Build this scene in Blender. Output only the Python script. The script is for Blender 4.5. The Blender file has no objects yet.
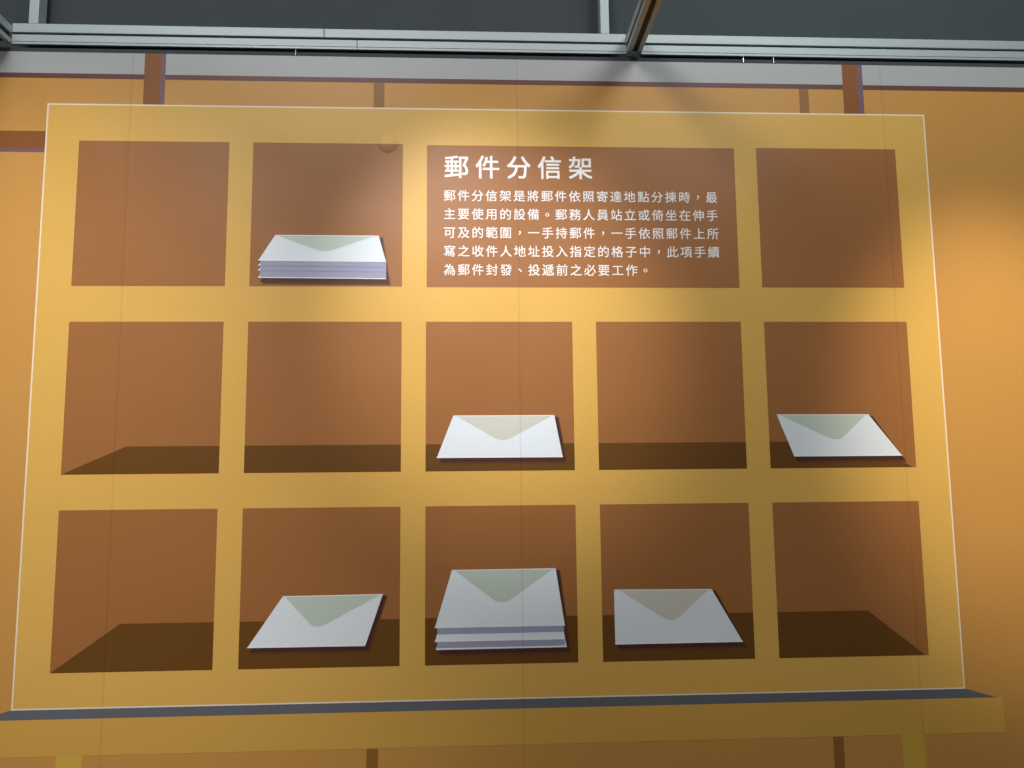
import bpy, bmesh, math, random
from mathutils import Matrix, Vector

random.seed(4)
SC = bpy.context.scene
COL = SC.collection

# ---------------------------------------------------------------- camera, world, lights, exposure
cam_data = bpy.data.cameras.new('camera')
cam_data.sensor_width = 36.0
cam_data.lens = 800.0 / 1024.0 * 36.0
cam = bpy.data.objects.new('camera', cam_data)
COL.objects.link(cam)
R_CV = ((0.9987975675911951, -0.04813873280716631, -0.009278005045931587),
        (-0.00368392703775398, 0.11501899965402484, -0.9933564608941585),
        (0.0488860681124243, 0.9921961963857289, 0.114703357501861))
right, down, fwd = (Vector(r) for r in R_CV)
cam.matrix_world = Matrix((
    (right.x, -down.x, -fwd.x, -0.06799),
    (right.y, -down.y, -fwd.y, -2.02021),
    (right.z, -down.z, -fwd.z, 1.41851),
    (0, 0, 0, 1)))
SC.camera = cam

world = bpy.data.worlds.new('hall_ambient')
SC.world = world
world.use_nodes = True
bg = world.node_tree.nodes['Background']
bg.inputs['Color'].default_value = (1.0, 0.98, 1.0, 1)
bg.inputs['Strength'].default_value = 0.08


def spot(name, loc, aim, power, cone, blend, color, radius=0.03):
    d = bpy.data.lights.new(name, 'SPOT')
    d.energy = power
    d.spot_size = math.radians(cone)
    d.spot_blend = blend
    d.color = color
    d.shadow_soft_size = radius
    o = bpy.data.objects.new(name, d)
    o.location = loc
    o.rotation_euler = (Vector(aim) - Vector(loc)).to_track_quat('-Z', 'Y').to_euler()
    COL.objects.link(o)
    return o


def area(name, loc, aim, power, sx, sy, color):
    d = bpy.data.lights.new(name, 'AREA')
    d.shape = 'RECTANGLE'
    d.size, d.size_y = sx, sy
    d.energy = power
    d.color = color
    o = bpy.data.objects.new(name, d)
    o.location = loc
    o.rotation_euler = (Vector(aim) - Vector(loc)).to_track_quat('-Z', 'Y').to_euler()
    COL.objects.link(o)
    return o


WARM = (1.0, 0.965, 0.96)
spot('spotlight_left', (-1.00, -1.93, 3.20), (-1.451, 0, 1.022), 180, 61.9, 1.0, WARM)
spot('spotlight_middle', (-0.393, -1.93, 3.20), (0.0, 0, 1.82), 210, 26.1, 1.0, WARM, 0.05)
spot('spotlight_right', (1.009, -1.93, 3.20), (1.339, 0, 1.573), 228, 26.1, 1.0, (1.0, 0.89, 0.77), 0.05)
area('soft_fill_left', (-0.95, -2.7, 3.9), (-0.4, 0, 1.9), 34, 0.9, 0.5, (1.0, 0.965, 0.97))  # added ambient fill, no actual fitting; placed so the beam shadows fan out
area('sheen_fill_right', (1.05, -2.0, 3.35), (0.6, 0, 1.9), 11.5, 0.7, 0.35, (1.0, 0.965, 0.97))  # added fill, no actual fitting; placed to give the text panel its sheen
area('cool_fill_right', (1.30, -0.95, 3.75), (1.0, 0, 2.4), 9.0, 1.0, 0.12, (0.78, 0.95, 1.0))  # added cool fill, not a real tube; lifts the grey band and rails
area('cool_fill_left', (-1.55, -0.95, 3.75), (-1.4, 0, 2.6), 5.5, 1.0, 0.12, (0.78, 0.95, 1.0))  # added weak cool fill, not a real tube; brightens the charcoal board

vs = SC.view_settings
SC.display_settings.display_device = 'sRGB'
vs.view_transform = 'Standard'
vs.look = 'None'
vs.gamma = 1.0
vs.use_curve_mapping = False
vs.exposure = 0.0


# ---------------------------------------------------------------- materials
def lin(c):
    c = c / 255.0
    return c / 12.92 if c <= 0.04045 else ((c + 0.055) / 1.055) ** 2.4


def rgb(r, g, b):
    return (lin(r), lin(g), lin(b), 1.0)


SEAMS = (-0.949, 0.052, 1.045)
BUBBLE = (-0.287, 2.288, 0.027)


def relief_group():
    """Relief of the pasted vinyl: sheet seams, one trapped air bubble, slight waviness, fine canvas grain."""
    g = bpy.data.node_groups.new('vinyl_relief', 'ShaderNodeTree')
    g.interface.new_socket('Normal', in_out='OUTPUT', socket_type='NodeSocketVector')
    g.interface.new_socket('Seam', in_out='OUTPUT', socket_type='NodeSocketFloat')
    N, L = g.nodes, g.links
    out = N.new('NodeGroupOutput')
    geo = N.new('ShaderNodeNewGeometry')
    sep = N.new('ShaderNodeSeparateXYZ')
    L.new(geo.outputs['Position'], sep.inputs[0])

    def math_node(op, a, b=None, clamp=False):
        m = N.new('ShaderNodeMath')
        m.operation = op
        m.use_clamp = clamp
        for i, v in enumerate((a, b)):
            if v is None:
                continue
            if isinstance(v, (int, float)):
                m.inputs[i].default_value = v
            else:
                L.new(v, m.inputs[i])
        return m.outputs[0]

    seam = None
    step = None
    for s in SEAMS:
        d = math_node('ABSOLUTE', math_node('SUBTRACT', sep.outputs['X'], s))
        line = math_node('SUBTRACT', 1.0, math_node('DIVIDE', d, 0.0035), clamp=True)
        seam = line if seam is None else math_node('MAXIMUM', seam, line)
        ridge = math_node('SUBTRACT', 1.0, math_node('DIVIDE', d, 0.012), clamp=True)
        step = ridge if step is None else math_node('MAXIMUM', step, ridge)
    bx = math_node('DIVIDE', math_node('SUBTRACT', sep.outputs['X'], BUBBLE[0]), BUBBLE[2])
    bz = math_node('DIVIDE', math_node('SUBTRACT', sep.outputs['Z'], BUBBLE[1]), BUBBLE[2])
    rr = math_node('ADD', math_node('MULTIPLY', bx, bx), math_node('MULTIPLY', bz, bz))
    dome = math_node('POWER', math_node('SUBTRACT', 1.0, rr, clamp=True), 0.8)
    wav = N.new('ShaderNodeTexNoise')
    wav.inputs['Scale'].default_value = 3.2
    wav.inputs['Detail'].default_value = 1.0
    L.new(geo.outputs['Position'], wav.inputs['Vector'])
    mp = N.new('ShaderNodeMapping')
    mp.inputs['Scale'].default_value = (900, 1, 900)
    L.new(geo.outputs['Position'], mp.inputs['Vector'])
    grain = N.new('ShaderNodeTexNoise')
    grain.inputs['Scale'].default_value = 1.0
    grain.inputs['Detail'].default_value = 2.0
    L.new(mp.outputs[0], grain.inputs['Vector'])
    h = math_node('MULTIPLY', dome, 0.0021)
    h = math_node('ADD', h, math_node('MULTIPLY', wav.outputs['Fac'], 0.006))
    h = math_node('ADD', h, math_node('MULTIPLY', step, 0.00022))
    h = math_node('ADD', h, math_node('MULTIPLY', grain.outputs['Fac'], 0.00008))
    b = N.new('ShaderNodeBump')
    b.inputs['Strength'].default_value = 1.0
    b.inputs['Distance'].default_value = 1.0
    L.new(h, b.inputs['Height'])
    L.new(b.outputs['Normal'], out.inputs['Normal'])
    L.new(seam, out.inputs['Seam'])
    return g


RELIEF = relief_group()


def ink(name, r, g, b, rough=0.42, spec=0.31):
    """Printed satin vinyl of one ink colour with faint mottling."""
    m = bpy.data.materials.new(name)
    m.use_nodes = True
    nt = m.node_tree
    p = nt.nodes['Principled BSDF']
    p.inputs['Roughness'].default_value = rough
    p.inputs['Specular IOR Level'].default_value = spec
    geo = nt.nodes.new('ShaderNodeNewGeometry')
    mp = nt.nodes.new('ShaderNodeMapping')
    mp.inputs['Scale'].default_value = (60, 1, 60)
    nt.links.new(geo.outputs['Position'], mp.inputs['Vector'])
    noise = nt.nodes.new('ShaderNodeTexNoise')
    noise.inputs['Scale'].default_value = 2.0
    noise.inputs['Detail'].default_value = 5.0
    nt.links.new(mp.outputs[0], noise.inputs['Vector'])
    ramp = nt.nodes.new('ShaderNodeValToRGB')
    c = rgb(r, g, b)
    ramp.color_ramp.elements[0].position = 0.3
    ramp.color_ramp.elements[1].position = 0.7
    ramp.color_ramp.elements[0].color = tuple(x * 0.98 for x in c[:3]) + (1,)
    ramp.color_ramp.elements[1].color = tuple(min(1, x * 1.02) for x in c[:3]) + (1,)
    nt.links.new(noise.outputs['Fac'], ramp.inputs['Fac'])
    grp = nt.nodes.new('ShaderNodeGroup')
    grp.node_tree = RELIEF
    mix = nt.nodes.new('ShaderNodeMix')
    mix.data_type = 'RGBA'
    mix.blend_type = 'MULTIPLY'
    fac = nt.nodes.new('ShaderNodeMath')
    fac.operation = 'MULTIPLY'
    fac.inputs[1].default_value = 0.16
    nt.links.new(grp.outputs['Seam'], fac.inputs[0])
    nt.links.new(fac.outputs[0], mix.inputs[0])
    nt.links.new(ramp.outputs['Color'], mix.inputs[6])
    mix.inputs[7].default_value = (0.25, 0.2, 0.15, 1)
    nt.links.new(mix.outputs[2], p.inputs['Base Color'])
    nt.links.new(grp.outputs['Normal'], p.inputs['Normal'])
    return m


def metal(name, r, g, b, rough, metallic=1.0):
    m = bpy.data.materials.new(name)
    m.use_nodes = True
    nt = m.node_tree
    p = nt.nodes['Principled BSDF']
    p.inputs['Base Color'].default_value = rgb(r, g, b)
    p.inputs['Metallic'].default_value = metallic
    tc = nt.nodes.new('ShaderNodeTexCoord')
    mp = nt.nodes.new('ShaderNodeMapping')
    mp.inputs['Scale'].default_value = (3, 250, 250)
    n = nt.nodes.new('ShaderNodeTexNoise')
    n.inputs['Scale'].default_value = 1.0
    n.inputs['Detail'].default_value = 3.0
    mr = nt.nodes.new('ShaderNodeMapRange')
    mr.inputs['To Min'].default_value = rough - 0.07
    mr.inputs['To Max'].default_value = rough + 0.07
    nt.links.new(tc.outputs['Object'], mp.inputs['Vector'])
    nt.links.new(mp.outputs[0], n.inputs['Vector'])
    nt.links.new(n.outputs['Fac'], mr.inputs['Value'])
    nt.links.new(mr.outputs[0], p.inputs['Roughness'])
    return m


def plain(name, r, g, b, rough=0.7, vary=0.06, scale=12):
    m = bpy.data.materials.new(name)
    m.use_nodes = True
    nt = m.node_tree
    p = nt.nodes['Principled BSDF']
    p.inputs['Roughness'].default_value = rough
    p.inputs['Specular IOR Level'].default_value = 0.3
    n = nt.nodes.new('ShaderNodeTexNoise')
    n.inputs['Scale'].default_value = scale
    n.inputs['Detail'].default_value = 4
    tc = nt.nodes.new('ShaderNodeTexCoord')
    nt.links.new(tc.outputs['Object'], n.inputs['Vector'])
    ramp = nt.nodes.new('ShaderNodeValToRGB')
    c = rgb(r, g, b)
    ramp.color_ramp.elements[0].color = tuple(x * (1 - vary) for x in c[:3]) + (1,)
    ramp.color_ramp.elements[1].color = tuple(min(1, x * (1 + vary)) for x in c[:3]) + (1,)
    nt.links.new(n.outputs['Fac'], ramp.inputs['Fac'])
    nt.links.new(ramp.outputs['Color'], p.inputs['Base Color'])
    return m


M = dict(
    orange=ink('orange_wall_vinyl', 212, 156, 80),
    grey=ink('pale_grey_vinyl', 186, 188, 186),
    plum=ink('plum_vinyl', 112, 73, 65),
    violet=ink('violet_vinyl', 128, 98, 112),
    post=ink('chestnut_vinyl', 148, 90, 43),
    thin=ink('olive_brown_vinyl', 158, 108, 52),
    yellow=ink('yellow_vinyl', 232, 184, 92),
    white=ink('cream_white_vinyl', 250, 236, 212),
    brown=ink('brown_vinyl', 167, 111, 61),
    dark=ink('dark_brown_vinyl', 112, 74, 28),
    slate=ink('slate_vinyl', 108, 111, 116),
    apron=ink('ochre_vinyl', 222, 173, 82),
    leg=ink('mustard_vinyl', 222, 181, 76),
    paper=ink('envelope_white_vinyl', 242, 251, 255),
    paper_edge=ink('bright_white_vinyl', 250, 250, 250),
    flap=ink('sage_grey_vinyl', 206, 220, 206),
    flap_warm=ink('putty_grey_vinyl', 220, 220, 205),
    shade=ink('lilac_grey_vinyl', 168, 171, 196),
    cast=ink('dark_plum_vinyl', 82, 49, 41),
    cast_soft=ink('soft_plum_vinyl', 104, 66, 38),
    letter=ink('white_lettering_vinyl', 252, 250, 246),
    charcoal=plain('charcoal_painted_board', 68, 75, 77, 0.75),
    floor=plain('brown_hall_carpet', 92, 78, 64, 0.95, 0.15, 60),
    alu=metal('brushed_aluminium', 184, 194, 194, 0.55, 0.35),
    alu_dark=plain('dark_aluminium_slot', 60, 60, 58, 0.6),
    steel=metal('bright_wire', 235, 235, 232, 0.3),
)


# ---------------------------------------------------------------- mesh helpers
def link(name, bm, mat, parent=None):
    me = bpy.data.meshes.new(name)
    bmesh.ops.recalc_face_normals(bm, faces=bm.faces)
    bm.to_mesh(me)
    bm.free()
    me.materials.append(mat)
    o = bpy.data.objects.new(name, me)
    COL.objects.link(o)
    if parent is not None:
        o.parent = parent
        if parent.type == 'EMPTY':
            o.matrix_parent_inverse = Matrix.Translation(-Vector(parent.location))
    return o


def empty(name, loc):
    o = bpy.data.objects.new(name, None)
    o.location = loc
    o.empty_display_size = 0.1
    COL.objects.link(o)
    return o


def tag(o, label, cat, group=None):
    o['label'] = label
    o['category'] = cat
    if group:
        o['group'] = group
    return o


def structure(o):
    o['kind'] = 'structure'
    return o


def plate_bm(poly, y0, y1, bm=None):
    """Solid sheet: polygon of (x, z) points between depths y0 (back) and y1 (front)."""
    bm = bm or bmesh.new()
    back = [bm.verts.new((x, y0, z)) for x, z in poly]
    front = [bm.verts.new((x, y1, z)) for x, z in poly]
    n = len(poly)
    bm.faces.new(front)
    bm.faces.new(back[::-1])
    for i in range(n):
        j = (i + 1) % n
        bm.faces.new((front[i], back[i], back[j], front[j]))
    return bm


def rect(x0, x1, z0, z1):
    return [(x0, z0), (x1, z0), (x1, z1), (x0, z1)]


def box_bm(x0, x1, y0, y1, z0, z1, bevel=0.0, bm=None):
    fresh = bmesh.new()
    vs_ = bmesh.ops.create_cube(fresh, size=1.0)['verts']
    for v in vs_:
        v.co = Vector(((x0 + x1) / 2 + v.co.x * (x1 - x0), (y0 + y1) / 2 + v.co.y * (y1 - y0),
                       (z0 + z1) / 2 + v.co.z * (z1 - z0)))
    if bevel:
        bmesh.ops.bevel(fresh, geom=list(fresh.edges), offset=bevel, segments=2, affect='EDGES', profile=0.6)
    if bm is None:
        return fresh
    tmp = bpy.data.meshes.new('tmp')
    fresh.to_mesh(tmp)
    fresh.free()
    bm.from_mesh(tmp)
    bpy.data.meshes.remove(tmp)
    return bm


T = 0.0002                      # thickness of one printed vinyl layer


def lay(k):
    """Back and front depth of vinyl layer k on the wall face (y = 0)."""
    return -k * T, -(k + 1) * T


# ---------------------------------------------------------------- setting
structure(link('floor', box_bm(-3.2, 3.2, -4.2, 0.10, -0.05, 0.0), M['floor']))
wall = structure(link('wall_back', box_bm(-3.2, 3.2, 0.0, 0.028, 0.0, 2.5245), M['orange']))
structure(link('wall_upper', box_bm(-3.2, 3.2, 0.055, 0.10, 0.0, 4.6), M['charcoal']))

structure(link('trim_1', box_bm(-3.2, 3.2, 0.0004, 0.028, 2.5245, 2.5355), M['charcoal']))  # strip added in the gap to catch light; the wall behind is shaded

y0, y1 = lay(0)
structure(link('printed_band', plate_bm(rect(-3.2, 3.2, 2.467, 2.5245), y0, y1), M['grey'], wall))
structure(link('printed_shadow_line', plate_bm(rect(-3.2, 3.2, 2.4535, 2.467), y0, y1), M['plum'], wall))
structure(link('printed_cross_rail', plate_bm(rect(-3.2, -1.02, 2.263, 2.310), y0, y1), M['post'], wall))
structure(link('printed_rail_edge', plate_bm(rect(-3.2, -1.02, 2.2535, 2.263), y0, y1), M['violet'], wall))
for x0, x1 in ((-0.326, -0.298), (0.8165, 0.8425)):
    structure(link('printed_slim_post', plate_bm(rect(x0, x1, 0.10, 2.4535), y0, y1), M['thin'], wall))
y0, y1 = lay(1)
for x0, x1, x2 in ((-0.9195, -0.877, -0.8655), (0.9385, 0.9805, 0.9945)):
    structure(link('printed_post', plate_bm(rect(x0, x1, 2.3849, 2.5245), y0, y1), M['post'], wall))
    structure(link('printed_post_edge', plate_bm(rect(x1, x2, 2.3849, 2.5245), y0, y1), M['violet'], wall))

# ---------------------------------------------------------------- table graphic
table = tag(empty('table', (0, 0, 0)),
            'long flat yellow table with a slate grey top edge carrying the pigeonhole shelf', 'table')
y0, y1 = lay(1)
link('tabletop', plate_bm([(-1.240, 0.8575), (1.240, 0.8575), (1.162, 0.8800), (-1.162, 0.8800)], y0, y1), M['slate'], table)
link('apron', plate_bm(rect(-1.2555, 1.2555, 0.7735, 0.8575), y0, y1), M['apron'], table)
for x0, x1 in ((-1.0515, -0.9910), (0.9905, 1.0490)):
    link('leg', plate_bm(rect(x0, x1, 0.0, 0.7735), y0, y1), M['leg'], table)

# ---------------------------------------------------------------- sorting shelf graphic
W, H, Z0 = 2.32, 1.5048, 0.88
SX = lambda u: (u - 0.5) * W
SZ = lambda v: Z0 + v * H
shelf = tag(empty('mail_sorting_shelf', (0, 0, Z0)),
            'large yellow pigeonhole shelf with brown compartments and a white outline standing on the table', 'shelf')
y0, y1 = lay(1)
link('outline', plate_bm(rect(SX(0), SX(1), SZ(0), SZ(1)), y0, y1), M['white'], shelf)
B = 0.0038
y0, y1 = lay(2)
link('frame', plate_bm(rect(SX(0) + B, SX(1) - B, SZ(0) + B, SZ(1) - B), y0, y1), M['yellow'], shelf)

COLS = ((0.0366, 0.2003), (0.2266, 0.3929), (0.4194, 0.5811), (0.6076, 0.7712), (0.7977, 0.9622))
ROWS = ((0.6807, 0.9340), (0.3674, 0.6200), (0.0556, 0.3100))
Y3 = lay(3)
Y4 = lay(4)
for r, (v0, v1) in enumerate(ROWS):
    for c, (u0, u1) in enumerate(COLS):
        if r == 0 and c in (2, 3):
            continue
        x0, x1, z0, z1 = SX(u0), SX(u1), SZ(v0), SZ(v1)
        comp = link('compartment', plate_bm(rect(x0, x1, z0, z1), *Y3), M['brown'], shelf)
        if r == 0:
            continue
        zb = 1.5005 if r == 1 else 1.0752
        inset = 0.153 if r == 1 else 0.158
        xe = x1 - 0.008
        poly = [(x0, z0), (x1, z0), (x1, zb), (x0, zb)]
        if c == 0:
            poly = [(x0, z0), (x1, z0), (x1, zb), (x0 + inset, zb)]
        if c == 4:
            poly = [(x0, z0), (xe, z0), (x1 - inset * 0.95, zb), (x0, zb)]
        link('compartment_floor', plate_bm(poly, *Y4), M['dark'], comp)

# ---- text panel
panel = link('text_panel', plate_bm(rect(SX(0.4200), SX(0.7717), SZ(0.6797), SZ(0.9325)), *Y3), M['brown'], shelf)
PUNCT = '，。、'


def glyph_bm(bm, ch, x, z, em, bold):
    """Add one character (left edge x, centre height z); a stroke weight of `bold` em is built from shifted copies."""
    cu = bpy.data.curves.new('glyph', 'FONT')
    cu.body = ch
    cu.size = 1.0
    cu.resolution_u = 3
    ob = bpy.data.objects.new('glyph', cu)
    me = bpy.data.meshes.new_from_object(ob)
    bpy.data.objects.remove(ob)
    bpy.data.curves.remove(cu)
    pts = [v.co.copy() for v in me.vertices]
    s = em / GLYPH_EM
    if ch in PUNCT:                                        # centred in its cell
        cx = (min(p.x for p in pts) + max(p.x for p in pts)) / 2
        cy = (min(p.y for p in pts) + max(p.y for p in pts)) / 2
    else:
        cx, cy = GLYPH_CX, GLYPH_CY
    shifts = ((0, 0),) if bold == 0 else ((-1, -1), (1, -1), (-1, 1), (1, 1), (0, 0))
    for n, (a, b) in enumerate(shifts):
        for v, p in zip(me.vertices, pts):
            v.co = Vector((x + em / 2 + (p.x - cx + a * bold) * s, Y4[1] - n * 0.000004, z + (p.y - cy + b * bold) * s))
        bm.from_mesh(me)
    bpy.data.meshes.remove(me)


def measure(ch):
    cu = bpy.data.curves.new('glyph', 'FONT')
    cu.body = ch
    cu.size = 1.0
    ob = bpy.data.objects.new('glyph', cu)
    me = bpy.data.meshes.new_from_object(ob)
    xs = [v.co.x for v in me.vertices]
    ys = [v.co.y for v in me.vertices]
    bpy.data.objects.remove(ob)
    bpy.data.curves.remove(cu)
    bpy.data.meshes.remove(me)
    return min(xs), max(xs), min(ys), max(ys)


_m = measure('圍')
GLYPH_CX, GLYPH_CY = (_m[0] + _m[1]) / 2, (_m[2] + _m[3]) / 2
GLYPH_EM = (_m[1] - _m[0]) * 1.10
print('GLYPH', _m)


def lettering(name, lines, x, pitch, em, zs, bold):
    bm = bmesh.new()
    for text, z in zip(lines, zs):
        for i, ch in enumerate(text):
            glyph_bm(bm, ch, x + i * pitch, z, em, bold)
    top = [f for f in bm.faces]
    ext = bmesh.ops.extrude_face_region(bm, geom=top)       # give the letters the thickness of their vinyl
    for v in [e for e in ext['geom'] if isinstance(e, bmesh.types.BMVert)]:
        v.co.y = Y4[0] + 0.00002
    return link(name, bm, M['letter'], panel)


lettering('title_lettering', ['郵件分信架'], -0.1390, 0.0816, 0.0605, [2.2235], 0.013)
BODY = ['郵件分信架是將郵件依照寄達地點分揀時，最',
        '主要使用的設備。郵務人員站立或倚坐在伸手',
        '可及的範圍，一手持郵件，一手依照郵件上所',
        '寫之收件人地址投入指定的格子中，此項手續',
        '為郵件封發、投遞前之必要工作。']
lettering('body_lettering', BODY, -0.1416, 0.0364, 0.0297,
          [2.1465 - k * 0.0495 for k in range(5)], 0.006)


# ---------------------------------------------------------------- envelopes
def rounded_flap(l, r, a):
    """Flap triangle from the two top corners to a rounded tip."""
    l, r, a = Vector(l), Vector(r), Vector(a)
    tip = a - Vector((0, 0.12 * (l.y - a.y)))
    pa = tip + (l - tip) * 0.20
    pb = tip + (r - tip) * 0.20
    pts = [tuple(l)]
    for i in range(9):
        t = i / 8
        q = pa * (1 - t) ** 2 + tip * 2 * t * (1 - t) + pb * t * t
        pts.append(tuple(q))
    pts.append(tuple(r))
    return pts


def envelope(quad, flap, level, label, group=None, flap_mat='flap', shade=None, cast=None):
    """quad: TL, TR, BR, BL; flap: left, right, tip; all (x, z) on the wall face."""
    cx = (quad[2][0] + quad[3][0]) / 2
    cz = (quad[2][1] + quad[3][1]) / 2
    root = tag(empty('envelope', (cx, lay(level)[1], cz)), label, 'envelope', group)
    k = level
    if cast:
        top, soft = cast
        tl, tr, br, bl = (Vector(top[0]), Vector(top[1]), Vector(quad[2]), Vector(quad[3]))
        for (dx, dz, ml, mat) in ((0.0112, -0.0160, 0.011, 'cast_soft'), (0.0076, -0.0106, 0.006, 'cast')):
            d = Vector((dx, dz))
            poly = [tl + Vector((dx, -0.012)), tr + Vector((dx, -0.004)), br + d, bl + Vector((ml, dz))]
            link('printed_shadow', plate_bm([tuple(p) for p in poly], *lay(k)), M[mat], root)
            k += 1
    body = link('body', plate_bm(quad, *lay(k)), M['paper'], root)
    e = 0.0024
    tl, tr, br, bl = (Vector(p) for p in quad)
    link('bright_edge', plate_bm([tuple(bl), tuple(br), tuple(br + Vector((0, e))), tuple(bl + Vector((0, e)))], *lay(k + 1)),
         M['paper_edge'], root)
    if flap:
        link('flap', plate_bm(rounded_flap(*flap), *lay(k + 1)), M[flap_mat], root)
        link('top_edge', plate_bm([tuple(tl + Vector((0, -e))), tuple(tr + Vector((0, -e))), tuple(tr), tuple(tl)], *lay(k + 2)),
             M['paper_edge'], root)
    if shade:
        xl, xr, zt, zb, fall = shade
        link('shaded_strip', plate_bm([(xl, zb), (xr, zb - fall), (xr, zt - fall), (xl, zt)], *lay(k + 2)), M['shade'], root)
    return root


# single envelopes
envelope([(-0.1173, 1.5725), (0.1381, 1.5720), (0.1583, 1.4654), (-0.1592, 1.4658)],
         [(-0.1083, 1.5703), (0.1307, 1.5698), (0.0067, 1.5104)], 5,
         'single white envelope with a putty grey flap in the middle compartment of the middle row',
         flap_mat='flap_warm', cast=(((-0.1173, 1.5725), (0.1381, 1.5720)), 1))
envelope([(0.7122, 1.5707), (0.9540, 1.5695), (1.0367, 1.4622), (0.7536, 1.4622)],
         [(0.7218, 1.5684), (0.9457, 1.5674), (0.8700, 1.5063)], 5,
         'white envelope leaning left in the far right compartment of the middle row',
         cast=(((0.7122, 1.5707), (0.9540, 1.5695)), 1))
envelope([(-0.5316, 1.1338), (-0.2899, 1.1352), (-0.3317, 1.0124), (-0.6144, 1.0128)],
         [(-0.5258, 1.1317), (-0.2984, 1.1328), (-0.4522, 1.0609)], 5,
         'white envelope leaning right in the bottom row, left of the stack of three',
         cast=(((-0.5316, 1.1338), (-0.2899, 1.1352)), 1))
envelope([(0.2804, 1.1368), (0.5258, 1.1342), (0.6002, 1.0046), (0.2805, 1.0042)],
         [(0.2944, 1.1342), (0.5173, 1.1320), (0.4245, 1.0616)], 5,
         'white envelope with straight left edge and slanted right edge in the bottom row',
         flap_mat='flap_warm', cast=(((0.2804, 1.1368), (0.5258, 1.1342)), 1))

# stack of three in the bottom middle compartment
G3 = 'envelopes stacked in the bottom middle compartment'
TOP3 = ((-0.1213, 1.1905), (0.1355, 1.1911))
dz = 1.0520 - 1.0000
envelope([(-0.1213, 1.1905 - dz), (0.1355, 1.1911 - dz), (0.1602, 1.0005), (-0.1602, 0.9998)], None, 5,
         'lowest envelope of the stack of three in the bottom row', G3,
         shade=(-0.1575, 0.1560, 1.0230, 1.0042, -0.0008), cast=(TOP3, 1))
dz = 1.0520 - 1.0190
envelope([(-0.1213, 1.1905 - dz), (0.1355, 1.1911 - dz), (0.1563, 1.0194), (-0.1631, 1.0186)], None, 10,
         'middle envelope of the stack of three in the bottom row', G3,
         shade=(-0.1570, 0.1540, 1.0550, 1.0370, -0.0006))
envelope([TOP3[0], TOP3[1], (0.1564, 1.0520), (-0.1632, 1.0517)],
         [(-0.1125, 1.1878), (0.1267, 1.1880), (0.0008, 1.1111)], 13,
         'topmost envelope of the stack of three in the bottom row, sage flap in view', G3)

# stack of four in the top row
G4 = 'envelopes stacked in the top row compartment'
TOP4 = ((-0.5716, 2.0380), (-0.3089, 2.0376))
NAMES4 = ('lowest envelope of the stack of four in the top row',
          'third envelope from the top in the stack of four in the top row',
          'second envelope from the top in the stack of four in the top row')
lv = 5
for i, (zl, zr, st, sb) in enumerate(((1.9262, 1.9236, 1.9460, 1.9290), (1.9448, 1.9422, 1.9580, 1.9449),
                                      (1.9570, 1.9545, 1.9712, 1.9571))):
    dz = 1.969 - (zl + zr) / 2
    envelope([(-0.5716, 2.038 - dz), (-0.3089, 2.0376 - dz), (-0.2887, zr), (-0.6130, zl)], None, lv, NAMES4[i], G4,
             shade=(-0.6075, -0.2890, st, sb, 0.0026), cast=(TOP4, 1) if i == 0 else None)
    lv += 5 if i == 0 else 3
envelope([TOP4[0], TOP4[1], (-0.2891, 1.9680), (-0.6133, 1.9701)],
         [(-0.5630, 2.0362), (-0.3222, 2.0355), (-0.4471, 1.9965)], lv,
         'topmost envelope of the stack of four in the top row, sage flap in view', G4)


# ---------------------------------------------------------------- aluminium exhibition frame
YF, YB = -0.004, 0.034


def rail(x0, x1, label, joint_up=None, joint_low=None):
    root = tag(empty('rail', ((x0 + x1) / 2, YF, 2.544)), label, 'rail', 'long aluminium rails above the mural')
    link('core', box_bm(x0, x1, YF + 0.009, YB, 2.573, 2.598), M['alu_dark'], root)
    ups = [(x0, x1)] if joint_up is None else [(x0, joint_up - 0.0008), (joint_up + 0.0008, x1)]
    for a, b in ups:
        link('upper_strip', box_bm(a, b, YF, YB, 2.576, 2.600, 0.0012), M['alu'], root)
    lows = [(x0, x1)] if joint_low is None else [(x0, joint_low - 0.0005), (joint_low + 0.0005, x1)]
    for a, b in lows:
        bm = box_bm(a, b, YF, YF + 0.010, 2.5505, 2.5695, 0.0010)
        box_bm(a, b, YF + 0.0012, YF + 0.008, 2.5440, 2.5510, 0.0008, bm)
        link('lower_strip', bm, M['alu'], root)
    link('slot_web', box_bm(x0, x1, YF + 0.006, YF + 0.009, 2.564, 2.584), M['alu_dark'], root)
    return root


rail(-1.2586, 0.3471, 'aluminium rail above the mural, left of the overhead beam near the middle', -0.4577, -0.3707)
rail(0.3878, 2.20, 'aluminium rail above the mural, right of the overhead beam near the middle')


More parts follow.
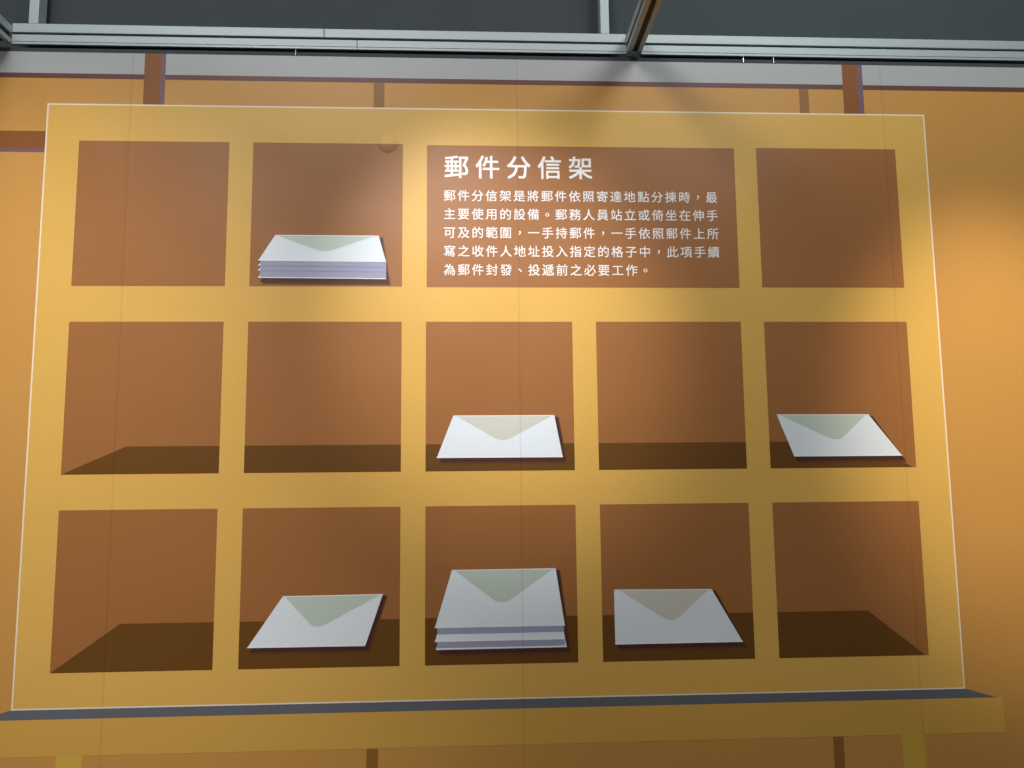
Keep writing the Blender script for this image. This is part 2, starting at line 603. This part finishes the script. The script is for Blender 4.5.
def upright(x0, x1, label):
    root = tag(empty('upright', ((x0 + x1) / 2, YF, 2.600)), label, 'post', 'short aluminium uprights above the rail')
    link('profile', box_bm(x0, x1, YF, YB, 2.600, 3.35, 0.0012), M['alu'], root)
    return root


upright(-1.2189, -1.1943, 'aluminium upright rising from the rail at the far left')
upright(0.2795, 0.3026, 'aluminium upright rising from the rail just left of the overhead beam')


def beam(x0, x1, yend, label):
    zb, zt = 2.5440, 2.5930
    ys = YF
    root = tag(empty('overhead_beam', ((x0 + x1) / 2, ys, zb)), label, 'beam', 'overhead beams running out from the wall')
    w = x1 - x0
    link('core', box_bm(x0 + 0.006, x1 - 0.006, yend, ys, zb + 0.007, zt - 0.003), M['alu_dark'], root)
    for a, b in ((x0, x0 + w * 0.34), (x1 - w * 0.30, x1)):
        link('lower_strip', box_bm(a, b, yend, ys, zb, zb + 0.013, 0.001), M['alu'], root)
    for a, b in ((x0, x0 + w * 0.34), (x1 - w * 0.30, x1)):
        link('upper_strip', box_bm(a, b, yend, ys, zb + 0.028, zt, 0.001), M['alu'], root)
    return root


beam(0.3478, 0.3872, -1.6, 'brownish overhead beam coming forward from the wall between the two rails')
beam(-1.2990, -1.2592, -1.6, 'grey overhead beam coming forward at the top left corner')


def clip(x, lean, label):
    bm = bmesh.new()
    pts = [Vector((x, 0.012, 2.5745)), Vector((x, 0.011, 2.556)), Vector((x + lean, -0.002, 2.540)), Vector((x + lean, -0.0025, 2.5246))]
    r = 0.0013
    rings = []
    for p in pts:
        rings.append([bm.verts.new(p + Vector((r * math.cos(a), r * math.sin(a), 0))) for a in [i * math.pi / 4 for i in range(8)]])
    for a, b in zip(rings, rings[1:]):
        for i in range(8):
            j = (i + 1) % 8
            bm.faces.new((a[i], a[j], b[j], b[i]))
    bm.faces.new(rings[0])
    bm.faces.new(rings[-1][::-1])
    return tag(link('wire_clip', bm, M['steel']), label, 'clip', 'wire clips under the rail')


clip(-0.5310, 0.0, 'tiny bright wire clip under the left rail')
clip(0.6670, 0.0, 'tiny bright wire clip under the right rail, left one of the pair')
clip(0.7480, 0.002, 'tiny bright wire clip under the right rail, right one of the pair')
